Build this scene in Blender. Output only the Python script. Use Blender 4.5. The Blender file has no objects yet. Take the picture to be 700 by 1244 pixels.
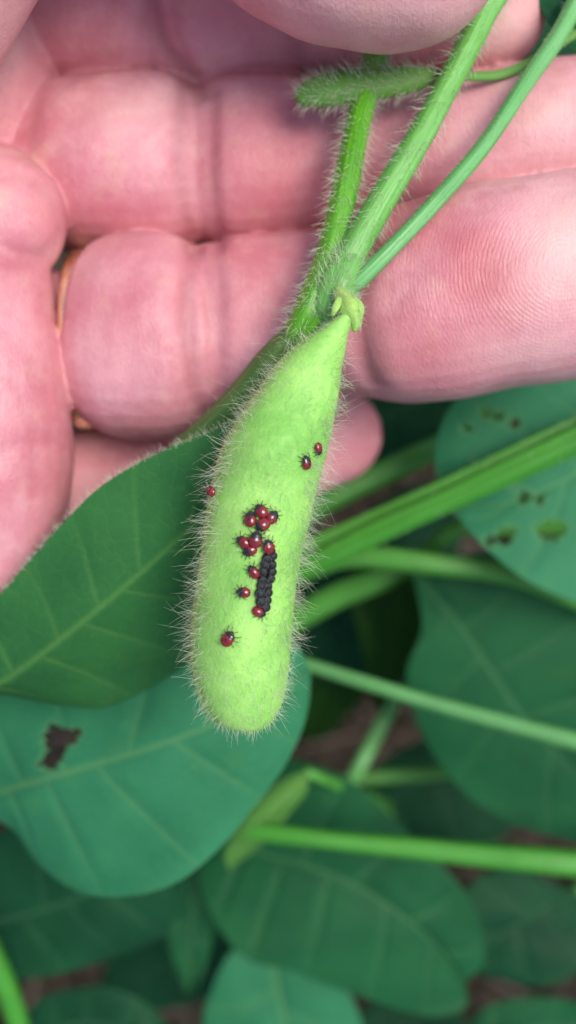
import bpy, math, random
import numpy as np
from mathutils import Vector, Matrix
from mathutils.bvhtree import BVHTree
random.seed(7)
rng = np.random.default_rng(7)
# 1 Blender unit = 1 cm (a close-up); camera looks straight down on the plants
SC = bpy.context.scene
SC.unit_settings.system = 'METRIC'
SC.unit_settings.scale_length = 0.01
COL = SC.collection
# ------------------------------------------------------------ camera
CAMZ = 10.0
cd = bpy.data.cameras.new('camera')
cam = bpy.data.objects.new('camera', cd)
COL.objects.link(cam)
cam.location = (0, 0, CAMZ)
cd.sensor_width = 36
cd.lens = 34.73
cd.clip_start = 0.1
cd.clip_end = 20000
cd.dof.use_dof = True
cd.dof.focus_distance = CAMZ - 0.1
cd.dof.aperture_fstop = 0.115        # about 2 mm pupil of a phone lens at this unit scale
SC.camera = cam
# ------------------------------------------------------------ light
W = bpy.data.worlds.new("World")
SC.world = W
W.use_nodes = True
nt = W.node_tree
sky = nt.nodes.new('ShaderNodeTexSky')
sky.sky_type = 'NISHITA'
sky.sun_disc = False
SUN_EL, SUN_AZ = math.radians(66), math.radians(72)   # azimuth measured from +Y (picture top) to +X (picture right)
sky.sun_elevation = SUN_EL
sky.sun_rotation = SUN_AZ
sky.air_density = 1.0
sky.dust_density = 3.0
bg = nt.nodes['Background']
nt.links.new(sky.outputs[0], bg.inputs[0])
bg.inputs[1].default_value = 0.14
sd = bpy.data.lights.new('sun', 'SUN')
sun = bpy.data.objects.new('sun', sd)
COL.objects.link(sun)
sd.energy = 2.0
sd.angle = math.radians(30)
sd.color = (1.0, 0.95, 0.88)
dirv = Vector((math.sin(SUN_AZ)*math.cos(SUN_EL), math.cos(SUN_AZ)*math.cos(SUN_EL), math.sin(SUN_EL)))
sun.rotation_euler = dirv.to_track_quat('Z', 'Y').to_euler()
sun.location = dirv*60
vs = SC.view_settings
vs.view_transform = 'Standard'
vs.look = 'None'
vs.gamma = 1
vs.exposure = 0.38
SC.cycles.use_denoising = True

# ------------------------------------------------------------ helpers
def P(px, py, z):
    """point seen at photo pixel (px,py) lying at height z"""
    k = (CAMZ - z)/CAMZ/120.0
    return np.array([(px-350)*k, (622-py)*k, z])
def RW(rpx, z):
    return rpx*(CAMZ - z)/CAMZ/120.0
def topix(V):
    k = (CAMZ - V[:, 2])/CAMZ/120.0
    return V[:, 0]/k+350, 622-V[:, 1]/k
def spline(pts, n):
    """Catmull-Rom through rows of pts, resampled at n equal arc steps"""
    p = np.asarray(pts, float)
    if len(p) == 2:
        t = np.linspace(0, 1, n)[:, None]
        return p[0]*(1-t)+p[1]*t
    e = np.vstack([2*p[0]-p[1], p, 2*p[-1]-p[-2]])
    out = []
    for i in range(len(p)-1):
        a, b, c, d = e[i], e[i+1], e[i+2], e[i+3]
        t = np.linspace(0, 1, 24, endpoint=False)[:, None]
        out.append(0.5*((2*b)+(-a+c)*t+(2*a-5*b+4*c-d)*t*t+(-a+3*b-3*c+d)*t**3))
    out = np.vstack(out+[p[-1:]])
    m = min(3, out.shape[1])
    s = np.r_[0, np.cumsum(np.linalg.norm(np.diff(out[:, :m], axis=0), axis=1))]
    q = np.linspace(0, s[-1], n)
    return np.stack([np.interp(q, s, out[:, k]) for k in range(out.shape[1])], 1)

def mesh_np(name, V, F, mat=None, smooth=True):
    me = bpy.data.meshes.new(name)
    V = np.asarray(V, np.float32)
    F = np.asarray(F, np.int32)
    me.vertices.add(len(V))
    me.vertices.foreach_set('co', V.ravel())
    k = F.shape[1]
    me.loops.add(F.size)
    me.loops.foreach_set('vertex_index', F.ravel())
    me.polygons.add(len(F))
    me.polygons.foreach_set('loop_start', np.arange(len(F), dtype=np.int32)*k)
    me.update(calc_edges=True)
    me.validate()
    if smooth:
        me.polygons.foreach_set('use_smooth', np.ones(len(me.polygons), bool))
    if mat: me.materials.append(mat)
    return me
def link(name, me, parent=None):
    o = bpy.data.objects.new(name, me)
    COL.objects.link(o)
    if parent: o.parent = parent
    return o
def tag(o, label=None, cat=None, group=None, kind=None):
    if label: o['label'] = label
    if cat: o['category'] = cat
    if group: o['group'] = group
    if kind: o['kind'] = kind
    return o
def thing(name, label, cat, group=None):
    return tag(link(name, None), label, cat, group)
def attr(me, name, arr):
    a = me.attributes.new(name, 'FLOAT', 'POINT')
    a.data.foreach_set('value', np.asarray(arr, np.float32))

def tube(path, rad, seg=16, asp=1.0, cap=True, up=(0, 0, 1), square=0.0, ribs=0.0, nrib=5):
    """V,F of a tube along path (n,3) with radii rad; asp = size in the 'up' direction over the side direction"""
    path = np.asarray(path, float)
    n = len(path)
    rad = np.broadcast_to(np.asarray(rad, float), (n,))
    T = np.gradient(path, axis=0)
    T /= np.linalg.norm(T, axis=1)[:, None]
    U = np.tile(np.asarray(up, float), (n, 1))
    S = np.cross(T, U)
    bad = np.linalg.norm(S, axis=1) < 1e-3
    S[bad] = np.cross(T[bad], [0.1, 1, 0.05])
    S /= np.linalg.norm(S, axis=1)[:, None]
    U = np.cross(S, T)
    th = np.linspace(0, 2*np.pi, seg, endpoint=False)
    c, s = np.cos(th), np.sin(th)
    if square:
        f = (np.abs(c)**(2+square)+np.abs(s)**(2+square))**(-1/(2+square))
        c, s = c*f, s*f
    rr = 1+ribs*np.cos(nrib*th)
    V = path[:, None, :]+(S[:, None, :]*(c*rr)[None, :, None]+U[:, None, :]*(s*rr*asp)[None, :, None])*rad[:, None, None]
    V = V.reshape(-1, 3)
    i = np.arange(n-1)[:, None]*seg
    j = np.arange(seg)[None, :]
    j2 = (j+1) % seg
    F = np.stack([i+j, i+j2, i+seg+j2, i+seg+j], -1).reshape(-1, 4)
    if cap:
        V = np.vstack([V, path[0], path[-1]])
        a, b = n*seg, n*seg+1
        k = np.arange(seg)
        k2 = (k+1) % seg
        F = np.vstack([F, np.stack([np.full(seg, a), k2, k, k], 1)[:, [0, 1, 2, 2]],
                       np.stack([np.full(seg, b), (n-1)*seg+k, (n-1)*seg+k2, (n-1)*seg+k2], 1)])
    return V, F
def fix_tris(F):
    return [tuple(dict.fromkeys(f)) for f in F.tolist()]
def mesh_py(name, V, F, mat=None, smooth=True):
    me = bpy.data.meshes.new(name)
    me.from_pydata(np.asarray(V).tolist(), [], fix_tris(np.asarray(F)))
    me.update()
    if smooth: me.polygons.foreach_set('use_smooth', np.ones(len(me.polygons), bool))
    if mat: me.materials.append(mat)
    return me
def join(parts):
    Vs, Fs, o = [], [], 0
    for V, F in parts:
        Vs.append(V); Fs.append(np.asarray(F)+o); o += len(V)
    return np.vstack(Vs), np.vstack(Fs)

def sample(V, F, n):
    """random points, normals on a quad/tri mesh given as arrays"""
    F = np.asarray(F)
    T = np.vstack([F[:, [0, 1, 2]], F[:, [0, 2, 3]]]) if F.shape[1] == 4 else F
    A, B, C = V[T[:, 0]], V[T[:, 1]], V[T[:, 2]]
    N = np.cross(B-A, C-A)
    ar = np.linalg.norm(N, axis=1)
    ok = ar > 1e-12
    A, B, C, N, ar = A[ok], B[ok], C[ok], N[ok], ar[ok]
    i = rng.choice(len(ar), n, p=ar/ar.sum())
    u, v = rng.random(n), rng.random(n)
    m = u+v > 1
    u[m], v[m] = 1-u[m], 1-v[m]
    return A[i]+(B[i]-A[i])*u[:, None]+(C[i]-A[i])*v[:, None], N[i]/ar[i][:, None]
def norm(a):
    return a/np.maximum(np.linalg.norm(a, axis=1), 1e-9)[:, None]
def hair_mesh(name, B, D, L, G, r, mat, segs=4, sides=3):
    n = len(B)
    D = norm(D)
    R = norm(np.cross(D, rng.normal(size=(n, 3))))
    Q = np.cross(D, R)
    V = np.zeros((n, segs+1, sides, 3))
    r = np.broadcast_to(r, (n,))
    for k in range(segs+1):
        s = k/segs
        c = B+D*(L*s)[:, None]+G*(L*s*s)[:, None]
        for j in range(sides):
            a = 2*math.pi*j/sides
            V[:, k, j] = c+(R*math.cos(a)+Q*math.sin(a))*(r*(1-0.8*s))[:, None]
    st = (segs+1)*sides
    F = []
    for k in range(segs):
        for j in range(sides):
            j2 = (j+1) % sides
            F.append([k*sides+j, k*sides+j2, (k+1)*sides+j2, (k+1)*sides+j])
    F = (np.array(F)[None]+(np.arange(n)*st)[:, None, None]).reshape(-1, 4)
    return mesh_np(name, V.reshape(-1, 3), F, mat)

# ------------------------------------------------------------ materials
class NB:
    def __init__(s, name):
        s.m = bpy.data.materials.new(name)
        s.m.use_nodes = True
        s.t = s.m.node_tree
        s.b = s.t.nodes['Principled BSDF']
        s.out = s.t.nodes['Material Output']
    def n(s, ty, **kw):
        x = s.t.nodes.new(ty)
        for k, v in kw.items():
            if k in x.inputs.keys(): x.inputs[k].default_value = v
            else: setattr(x, k, v)
        return x
    def l(s, a, b): s.t.links.new(a, b)
    def noise(s, scale, detail=4, vec=None, rough=0.5):
        x = s.n('ShaderNodeTexNoise', Scale=scale, Detail=detail, Roughness=rough)
        s.l(vec if vec is not None else s.coord(), x.inputs['Vector'])
        return x.outputs['Fac']
    def coord(s, which='Object'):
        if not hasattr(s, '_c'): s._c = s.n('ShaderNodeTexCoord')
        return s._c.outputs[which]
    def attr(s, name):
        return s.n('ShaderNodeAttribute', attribute_name=name).outputs['Fac']
    def math(s, op, a, b=0.0, c=None, clamp=False):
        x = s.n('ShaderNodeMath', operation=op)
        x.use_clamp = clamp
        for i, v in enumerate((a, b, c)):
            if v is None: continue
            if isinstance(v, (int, float)): x.inputs[i].default_value = v
            else: s.l(v, x.inputs[i])
        return x.outputs[0]
    def mix(s, f, a, b, mode='MIX'):
        x = s.n('ShaderNodeMix', data_type='RGBA', blend_type=mode)
        for i, v in ((0, f), (6, a), (7, b)):
            if isinstance(v, (int, float)): x.inputs[i].default_value = v
            elif isinstance(v, tuple): x.inputs[i].default_value = v+(1,) if len(v) == 3 else v
            else: s.l(v, x.inputs[i])
        return x.outputs[2]
    def ramp(s, f, *stops):
        x = s.n('ShaderNodeValToRGB')
        e = x.color_ramp.elements
        while len(e) < len(stops): e.new(0.5)
        for q, (p, c) in zip(e, stops):
            q.position = p
            q.color = (c, c, c, 1) if isinstance(c, (int, float)) else tuple(c)+(1,)
        s.l(f, x.inputs[0])
        return x.outputs[0]
    def bump(s, h, strength, dist):
        x = s.n('ShaderNodeBump', Strength=strength, Distance=dist)
        s.l(h, x.inputs['Height'])
        s.l(x.outputs[0], s.b.inputs['Normal'])
        return x.outputs[0]
    def set(s, **kw):
        for k, v in kw.items():
            k = k.replace('_', ' ')
            if isinstance(v, (int, float)): s.b.inputs[k].default_value = v
            elif isinstance(v, tuple): s.b.inputs[k].default_value = v+(1,) if s.b.inputs[k].type == 'RGBA' and len(v) == 3 else v
            else: s.l(v, s.b.inputs[k])
    def translucent(s, fac, col):
        t = s.n('ShaderNodeBsdfTranslucent')
        if isinstance(col, tuple): t.inputs[0].default_value = col+(1,)
        else: s.l(col, t.inputs[0])
        mx = s.n('ShaderNodeMixShader')
        mx.inputs[0].default_value = fac
        s.l(s.b.outputs[0], mx.inputs[1]); s.l(t.outputs[0], mx.inputs[2])
        s.l(mx.outputs[0], s.out.inputs[0])

def mat_leaf(name, c1, c2, vein, trans=(0.10, 0.35, 0.04), fac=0.22, rough=0.55):
    m = NB(name)
    v = m.attr('vein')
    n1 = m.noise(0.9, 5)
    c = m.mix(m.ramp(n1, (0.35, 0.0), (0.68, 1.0)), c1, c2)
    n2 = m.noise(14, 3)
    c = m.mix(m.ramp(n2, (0.45, 0.0), (0.8, 0.3)), c, tuple(x*1.35 for x in c1))
    c = m.mix(m.ramp(m.noise(2.6, 6, rough=0.7), (0.56, 0.0), (0.74, 0.4)), c, (c1[0]*2.2, c1[1]*1.15, c1[2]*0.6))
    vo = m.n('ShaderNodeTexVoronoi', feature='DISTANCE_TO_EDGE', Scale=5.5)
    m.l(m.coord(), vo.inputs['Vector'])
    net = m.ramp(vo.outputs['Distance'], (0.0, 1.0), (0.055, 0.0))
    c = m.mix(m.math('MULTIPLY', net, 0.10), c, vein)
    c = m.mix(m.math('MULTIPLY', v, 0.5), c, vein)
    m.set(Base_Color=c, Roughness=rough, Specular_IOR_Level=0.14)
    h = m.math('ADD', m.math('MULTIPLY', net, -0.35), m.math('MULTIPLY', m.noise(40, 3), 0.5))
    m.bump(h, 0.45, 0.02)
    m.translucent(fac, m.mix(m.math('MULTIPLY', v, 0.5), trans, vein))
    return m.m
def mat_stem(name, c1, c2, rough=0.4, trans=None):
    m = NB(name)
    st = m.n('ShaderNodeMapping'); st.inputs['Scale'].default_value = (1, 1, 1)
    a = m.attr('along')
    b = m.attr('round')
    comb = m.n('ShaderNodeCombineXYZ')
    m.l(m.math('MULTIPLY', a, 0.6), comb.inputs[0]); m.l(m.math('MULTIPLY', b, 9.0), comb.inputs[1])
    n1 = m.noise(1.6, 4, comb.outputs[0])
    c = m.mix(m.ramp(n1, (0.38, 0.0), (0.62, 1.0)), c1, c2)
    c = m.mix(m.ramp(m.noise(2.2, 3), (0.5, 0.0), (0.75, 0.4)), c, tuple(x*0.6 for x in c2))
    m.set(Base_Color=c, Roughness=rough, Specular_IOR_Level=0.5, Subsurface_Weight=0.12, Subsurface_Scale=0.15, Subsurface_Radius=(0.4, 1, 0.2))
    m.bump(n1, 0.5, 0.03)
    return m.m

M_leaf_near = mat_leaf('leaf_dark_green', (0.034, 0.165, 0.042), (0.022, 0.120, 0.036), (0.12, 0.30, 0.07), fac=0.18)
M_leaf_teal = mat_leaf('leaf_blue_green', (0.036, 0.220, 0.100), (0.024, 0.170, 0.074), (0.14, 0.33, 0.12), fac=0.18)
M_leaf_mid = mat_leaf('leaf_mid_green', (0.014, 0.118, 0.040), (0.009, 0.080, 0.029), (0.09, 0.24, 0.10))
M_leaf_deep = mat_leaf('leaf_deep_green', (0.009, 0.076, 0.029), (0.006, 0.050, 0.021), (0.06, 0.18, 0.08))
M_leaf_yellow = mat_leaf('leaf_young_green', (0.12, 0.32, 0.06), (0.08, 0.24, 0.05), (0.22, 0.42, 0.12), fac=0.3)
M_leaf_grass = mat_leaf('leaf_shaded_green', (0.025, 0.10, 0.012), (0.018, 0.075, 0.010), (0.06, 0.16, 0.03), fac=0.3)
M_stem = mat_stem('stem_bright_green', (0.060, 0.31, 0.022), (0.12, 0.42, 0.06))
M_stem_held = mat_stem('stem_glossy_green', (0.065, 0.29, 0.008), (0.12, 0.40, 0.018), rough=0.28)
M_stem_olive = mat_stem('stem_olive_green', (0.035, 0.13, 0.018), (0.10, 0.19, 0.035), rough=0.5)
M_stem_back = mat_stem('stem_vivid_green', (0.035, 0.235, 0.010), (0.060, 0.30, 0.028), rough=0.6)
M_stem_soft = mat_stem('stem_soft_green', (0.060, 0.25, 0.05), (0.10, 0.32, 0.10), rough=0.6)
M_stem_pale = mat_stem('stem_pale_green', (0.18, 0.48, 0.11), (0.12, 0.38, 0.06))
M_stem_dull = mat_stem('stem_bluish_green', (0.11, 0.38, 0.10), (0.16, 0.45, 0.15))
M_stem_deep = mat_stem('stem_deep_green', (0.06, 0.26, 0.03), (0.09, 0.33, 0.05))

def mat_hair(name, col, fac=0.35):
    m = NB(name)
    m.set(Base_Color=col, Roughness=0.45, Specular_IOR_Level=0.5)
    m.translucent(fac, col)
    return m.m
M_hair = mat_hair('plant_hair_white', (0.80, 0.86, 0.66))
M_hair_tan = mat_hair('plant_hair_straw', (0.66, 0.60, 0.38))
M_hair_green = mat_hair('plant_hair_green', (0.62, 0.84, 0.42), 0.5)

# pod skin
m = NB('pod_skin')
n1 = m.noise(1.5, 4)
c = m.mix(m.ramp(n1, (0.35, 0.0), (0.65, 1.0)), (0.35, 0.67, 0.15), (0.20, 0.50, 0.09))
c = m.mix(m.ramp(m.noise(9, 5), (0.5, 0.0), (0.8, 0.45)), c, (0.46, 0.76, 0.22))
c = m.mix(m.ramp(m.noise(45, 2), (0.66, 0.0), (0.74, 0.35)), c, (0.16, 0.36, 0.03))
c = m.mix(m.attr('seam'), c, (0.30, 0.24, 0.08))
m.set(Base_Color=c, Roughness=0.55, Specular_IOR_Level=0.35, Subsurface_Weight=0.35, Subsurface_Scale=0.18, Subsurface_Radius=(0.7, 1, 0.25))
m.bump(m.math('ADD', m.noise(26, 4), m.math('MULTIPLY', n1, 0.6)), 0.5, 0.02)
M_pod = m.m
m = NB('young_pod_skin')
c = m.mix(m.noise(5, 3), (0.07, 0.22, 0.025), (0.12, 0.30, 0.045))
m.set(Base_Color=c, Roughness=0.6, Subsurface_Weight=0.1, Subsurface_Scale=0.1)
M_young = m.m
m = NB('calyx_skin')
c = m.mix(m.noise(9, 4), (0.38, 0.62, 0.13), (0.26, 0.50, 0.09))
c = m.mix(m.ramp(m.noise(16, 3), (0.6, 0.0), (0.7, 0.6)), c, (0.36, 0.30, 0.08))
m.set(Base_Color=c, Roughness=0.55, Subsurface_Weight=0.2, Subsurface_Scale=0.1)
m.bump(m.noise(30, 3), 0.6, 0.02)
M_calyx = m.m

# skin
m = NB('skin')
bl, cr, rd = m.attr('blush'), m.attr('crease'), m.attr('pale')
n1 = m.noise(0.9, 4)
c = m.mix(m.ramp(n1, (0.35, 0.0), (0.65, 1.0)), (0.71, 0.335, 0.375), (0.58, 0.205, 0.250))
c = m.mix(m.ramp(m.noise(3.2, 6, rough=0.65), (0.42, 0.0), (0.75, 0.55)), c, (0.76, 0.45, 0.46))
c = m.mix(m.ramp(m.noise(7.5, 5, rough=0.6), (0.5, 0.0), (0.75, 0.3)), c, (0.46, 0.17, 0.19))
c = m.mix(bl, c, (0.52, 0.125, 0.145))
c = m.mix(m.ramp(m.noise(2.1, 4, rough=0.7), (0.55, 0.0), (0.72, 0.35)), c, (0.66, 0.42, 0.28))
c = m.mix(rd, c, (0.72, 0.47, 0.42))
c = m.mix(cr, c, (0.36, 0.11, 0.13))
# friction ridges: rings round the pad of the ring finger, bands elsewhere
padc = P(690, 318, -0.2)
mp = m.n('ShaderNodeMapping'); mp.inputs['Location'].default_value = tuple(-padc)
m.l(m.coord(), mp.inputs['Vector'])
wr = m.n('ShaderNodeTexWave', wave_type='RINGS', rings_direction='SPHERICAL', wave_profile='SIN')
wr.inputs['Scale'].default_value = 7.5; wr.inputs['Distortion'].default_value = 9.0; wr.inputs['Detail'].default_value = 1.5; wr.inputs['Detail Scale'].default_value = 0.25
m.l(mp.outputs[0], wr.inputs['Vector'])
wb = m.n('ShaderNodeTexWave', wave_type='BANDS', bands_direction='DIAGONAL', wave_profile='SIN')
wb.inputs['Scale'].default_value = 8; wb.inputs['Distortion'].default_value = 22.0; wb.inputs['Detail'].default_value = 1.0; wb.inputs['Detail Scale'].default_value = 0.16
m.l(m.coord(), wb.inputs['Vector'])
pad = m.attr('pad')
ridge = m.math('ADD', m.math('MULTIPLY', wr.outputs['Fac'], pad), m.math('MULTIPLY', wb.outputs['Fac'], m.math('SUBTRACT', 1.0, pad)))
c = m.mix(m.math('MULTIPLY', m.math('MULTIPLY', ridge, pad), 0.05), c, (0.85, 0.66, 0.64))
wr_n = m.n('ShaderNodeMapping'); wr_n.inputs['Scale'].default_value = (3.0, 0.7, 1.0); wr_n.inputs['Rotation'].default_value = (0, 0, 0.2)
m.l(m.coord(), wr_n.inputs['Vector'])
wrk = m.noise(4.0, 5, wr_n.outputs[0], 0.6)
h = m.math('ADD', m.math('MULTIPLY', ridge, m.math('ADD', 0.04, m.math('MULTIPLY', pad, m.math('MULTIPLY', m.ramp(m.noise(1.7, 3), (0.35, 0.15), (0.65, 1.0)), 0.24)))), m.math('MULTIPLY', m.noise(22, 4), 0.7))
h = m.math('ADD', h, m.math('MULTIPLY', wrk, 0.9))
vs_ = m.n('ShaderNodeTexVoronoi', feature='DISTANCE_TO_EDGE', Scale=9.0); m.l(wr_n.outputs[0], vs_.inputs['Vector'])
h = m.math('ADD', h, m.math('MULTIPLY', m.ramp(vs_.outputs['Distance'], (0.0, 0.0), (0.12, 1.0)), 0.2))
m.set(Base_Color=c, Roughness=0.42, Specular_IOR_Level=0.42, Subsurface_Weight=0.28, Subsurface_Scale=0.22, Subsurface_Radius=(1.0, 0.35, 0.22))
m.bump(h, 0.55, 0.018)
M_skin = m.m
m = NB('thumbnail'); m.set(Base_Color=(0.70, 0.45, 0.42), Roughness=0.25); M_nail = m.m
m = NB('gold'); m.set(Base_Color=(0.95, 0.83, 0.52), Metallic=1.0, Roughness=m.ramp(m.noise(12, 3), (0.3, 0.2), (0.7, 0.38))); M_gold = m.m

# bugs and eggs
def mat_bug(name, f0, f1, sp):
    m = NB(name)
    sx = m.n('ShaderNodeSeparateXYZ'); m.l(m.coord(), sx.inputs[0])
    nz = m.math('MULTIPLY', m.math('SUBTRACT', m.noise(18, 2), 0.5), 0.02)
    y = m.math('ADD', sx.outputs[1], nz)
    front = m.ramp(m.math('MULTIPLY_ADD', y, 10.0, 0.5), (f0, 0.0), (f1, 1.0))
    ax = m.math('ABSOLUTE', sx.outputs[0])
    spot = m.math('MULTIPLY', m.ramp(m.math('MULTIPLY', ax, 20.0), (0.22, 1.0), (0.34, 0.0)), m.ramp(m.math('MULTIPLY_ADD', y, 10.0, 0.5), (0.14, 0.0), (0.22, 1.0), (0.50, 1.0), (0.56, 0.0)))
    c = m.mix(m.noise(30, 2), (0.27, 0.008, 0.013), (0.13, 0.005, 0.010))
    c = m.mix(m.math('MULTIPLY', spot, sp), c, (0.05, 0.004, 0.006))
    c = m.mix(front, c, (0.014, 0.012, 0.014))
    m.set(Base_Color=c, Roughness=0.22, Specular_IOR_Level=0.6, Coat_Weight=0.4, Coat_Roughness=0.1)
    return m.m
M_bug = mat_bug('nymph_shell', 0.74, 0.80, 0.6)
M_bug_dark = mat_bug('nymph_shell_dark', 0.54, 0.62, 0.95)
m = NB('nymph_leg'); m.set(Base_Color=(0.02, 0.014, 0.012), Roughness=0.35); M_leg = m.m
m = NB('nymph_eye'); m.set(Base_Color=(0.16, 0.008, 0.01), Roughness=0.15); M_eye = m.m
m = NB('egg_shell')
c = m.mix(m.noise(60, 3), (0.005, 0.006, 0.007), (0.026, 0.028, 0.031))
m.set(Base_Color=c, Roughness=0.45, Specular_IOR_Level=0.35)
m.bump(m.noise(90, 3), 0.8, 0.008)
M_egg = m.m
m = NB('egg_spike'); m.set(Base_Color=(0.30, 0.31, 0.31), Roughness=0.4); M_spike = m.m
# ground
m = NB('soil')
c = m.mix(m.ramp(m.noise(0.5, 6), (0.35, 0.0), (0.65, 1.0)), (0.022, 0.017, 0.011), (0.055, 0.043, 0.029))
c = m.mix(m.ramp(m.noise(2.6, 5), (0.52, 0.0), (0.72, 0.8)), c, (0.20, 0.150, 0.115))
m.set(Base_Color=c, Roughness=0.95, Specular_IOR_Level=0.1)
m.bump(m.noise(3.5, 6), 0.8, 0.4)
M_soil = m.m
m = NB('straw')
c = m.mix(m.attr('tint'), (0.20, 0.145, 0.10), (0.07, 0.055, 0.045))
m.set(Base_Color=c, Roughness=0.8)
M_straw = m.m

# ------------------------------------------------------------ setting: soil and its litter
GZ = -26.0
n = 260
g = np.linspace(-1, 1, n)
gx = np.sign(g)*(np.abs(g)**2.2)*900
X, Y = np.meshgrid(gx, gx)
Z = GZ+0.5*np.sin(X*0.35+1)*np.cos(Y*0.3)+0.25*np.sin(X*1.3+Y*0.9)+rng.normal(0, 0.07, X.shape)
V = np.stack([X, Y, Z], -1).reshape(-1, 3)
i = np.arange(n-1)[:, None]*n+np.arange(n-1)[None]
F = np.stack([i, i+1, i+n+1, i+n], -1).reshape(-1, 4)
tag(link('ground', mesh_np('ground', V, F, M_soil)), kind='structure')
parts, tints = [], []
for k in range(900):
    x, y = rng.uniform(-32, 32, 2)
    a = rng.uniform(0, math.pi)
    L = rng.uniform(0.8, 5.5)
    w = rng.uniform(0.06, 0.28)
    z = GZ+rng.uniform(0.5, 1.1)
    p = np.array([[x-math.cos(a)*L/2, y-math.sin(a)*L/2, z-rng.uniform(0, .3)], [x+rng.normal(0, .15), y+rng.normal(0, .15), z+.1], [x+math.cos(a)*L/2, y+math.sin(a)*L/2, z+rng.uniform(-.3, .3)]])
    V, F = tube(spline(p, 5), w/2, 5, asp=0.5)
    parts.append((V, F)); tints.append(np.full(len(V), rng.random()))
V, F = join(parts)
me = mesh_py('straw_litter', V, F, M_straw)
attr(me, 'tint', np.concatenate(tints))
tag(link('straw_litter', me), 'dry straw and dead stalks littering the brown soil', 'straw', kind='stuff')

# ------------------------------------------------------------ plant part builders
def stem(name, parent, pts, mat, hairs=0, hl=0.14, seg=20, ribs=0.04, n=70, hmat=None, asp=1.0, hr=0.0032, square=0.0):
    """pts rows (px,py,z,rpx)"""
    w = np.array([list(P(a, b, z))+[RW(r, z)] for a, b, z, r in pts])
    s = spline(w, n)
    s[:, 3] *= 1+0.03*np.sin(np.linspace(0, 17, n)+rng.random()*6)
    V, F = tube(s[:, :3], s[:, 3], seg, asp, ribs=ribs, square=square)
    me = mesh_py(name, V, F, mat)
    al = np.r_[np.repeat(np.linspace(0, 1, n)*np.linalg.norm(s[-1, :3]-s[0, :3]), seg), 0, 0]
    ro = np.r_[np.tile(np.abs(np.linspace(-1, 1, seg, endpoint=False)), n), 0, 0]
    attr(me, 'along', al); attr(me, 'round', ro)
    o = link(name, me, parent)
    if hairs:
        Fq = F[:(n-1)*seg]
        B, N = sample(V, Fq, hairs)
        ctr = s[np.argmin(((B[:, None, :]-s[None, :, :3])**2).sum(2), 1), :3]
        N = norm(B-ctr)
        T = norm(np.broadcast_to(s[-1, :3]-s[0, :3], N.shape))
        D = N+T*rng.uniform(0.1, 0.8, (len(B), 1))+rng.normal(0, .22, N.shape)
        L = hl*rng.uniform(0.5, 1.25, len(B))
        h = hair_mesh('hair', B-N*0.01, D, L, T*0.2+rng.normal(0, .15, N.shape), hr, hmat or M_hair, segs=3)
        tag(link('hair', h, o), kind='stuff')
    return o

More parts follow.
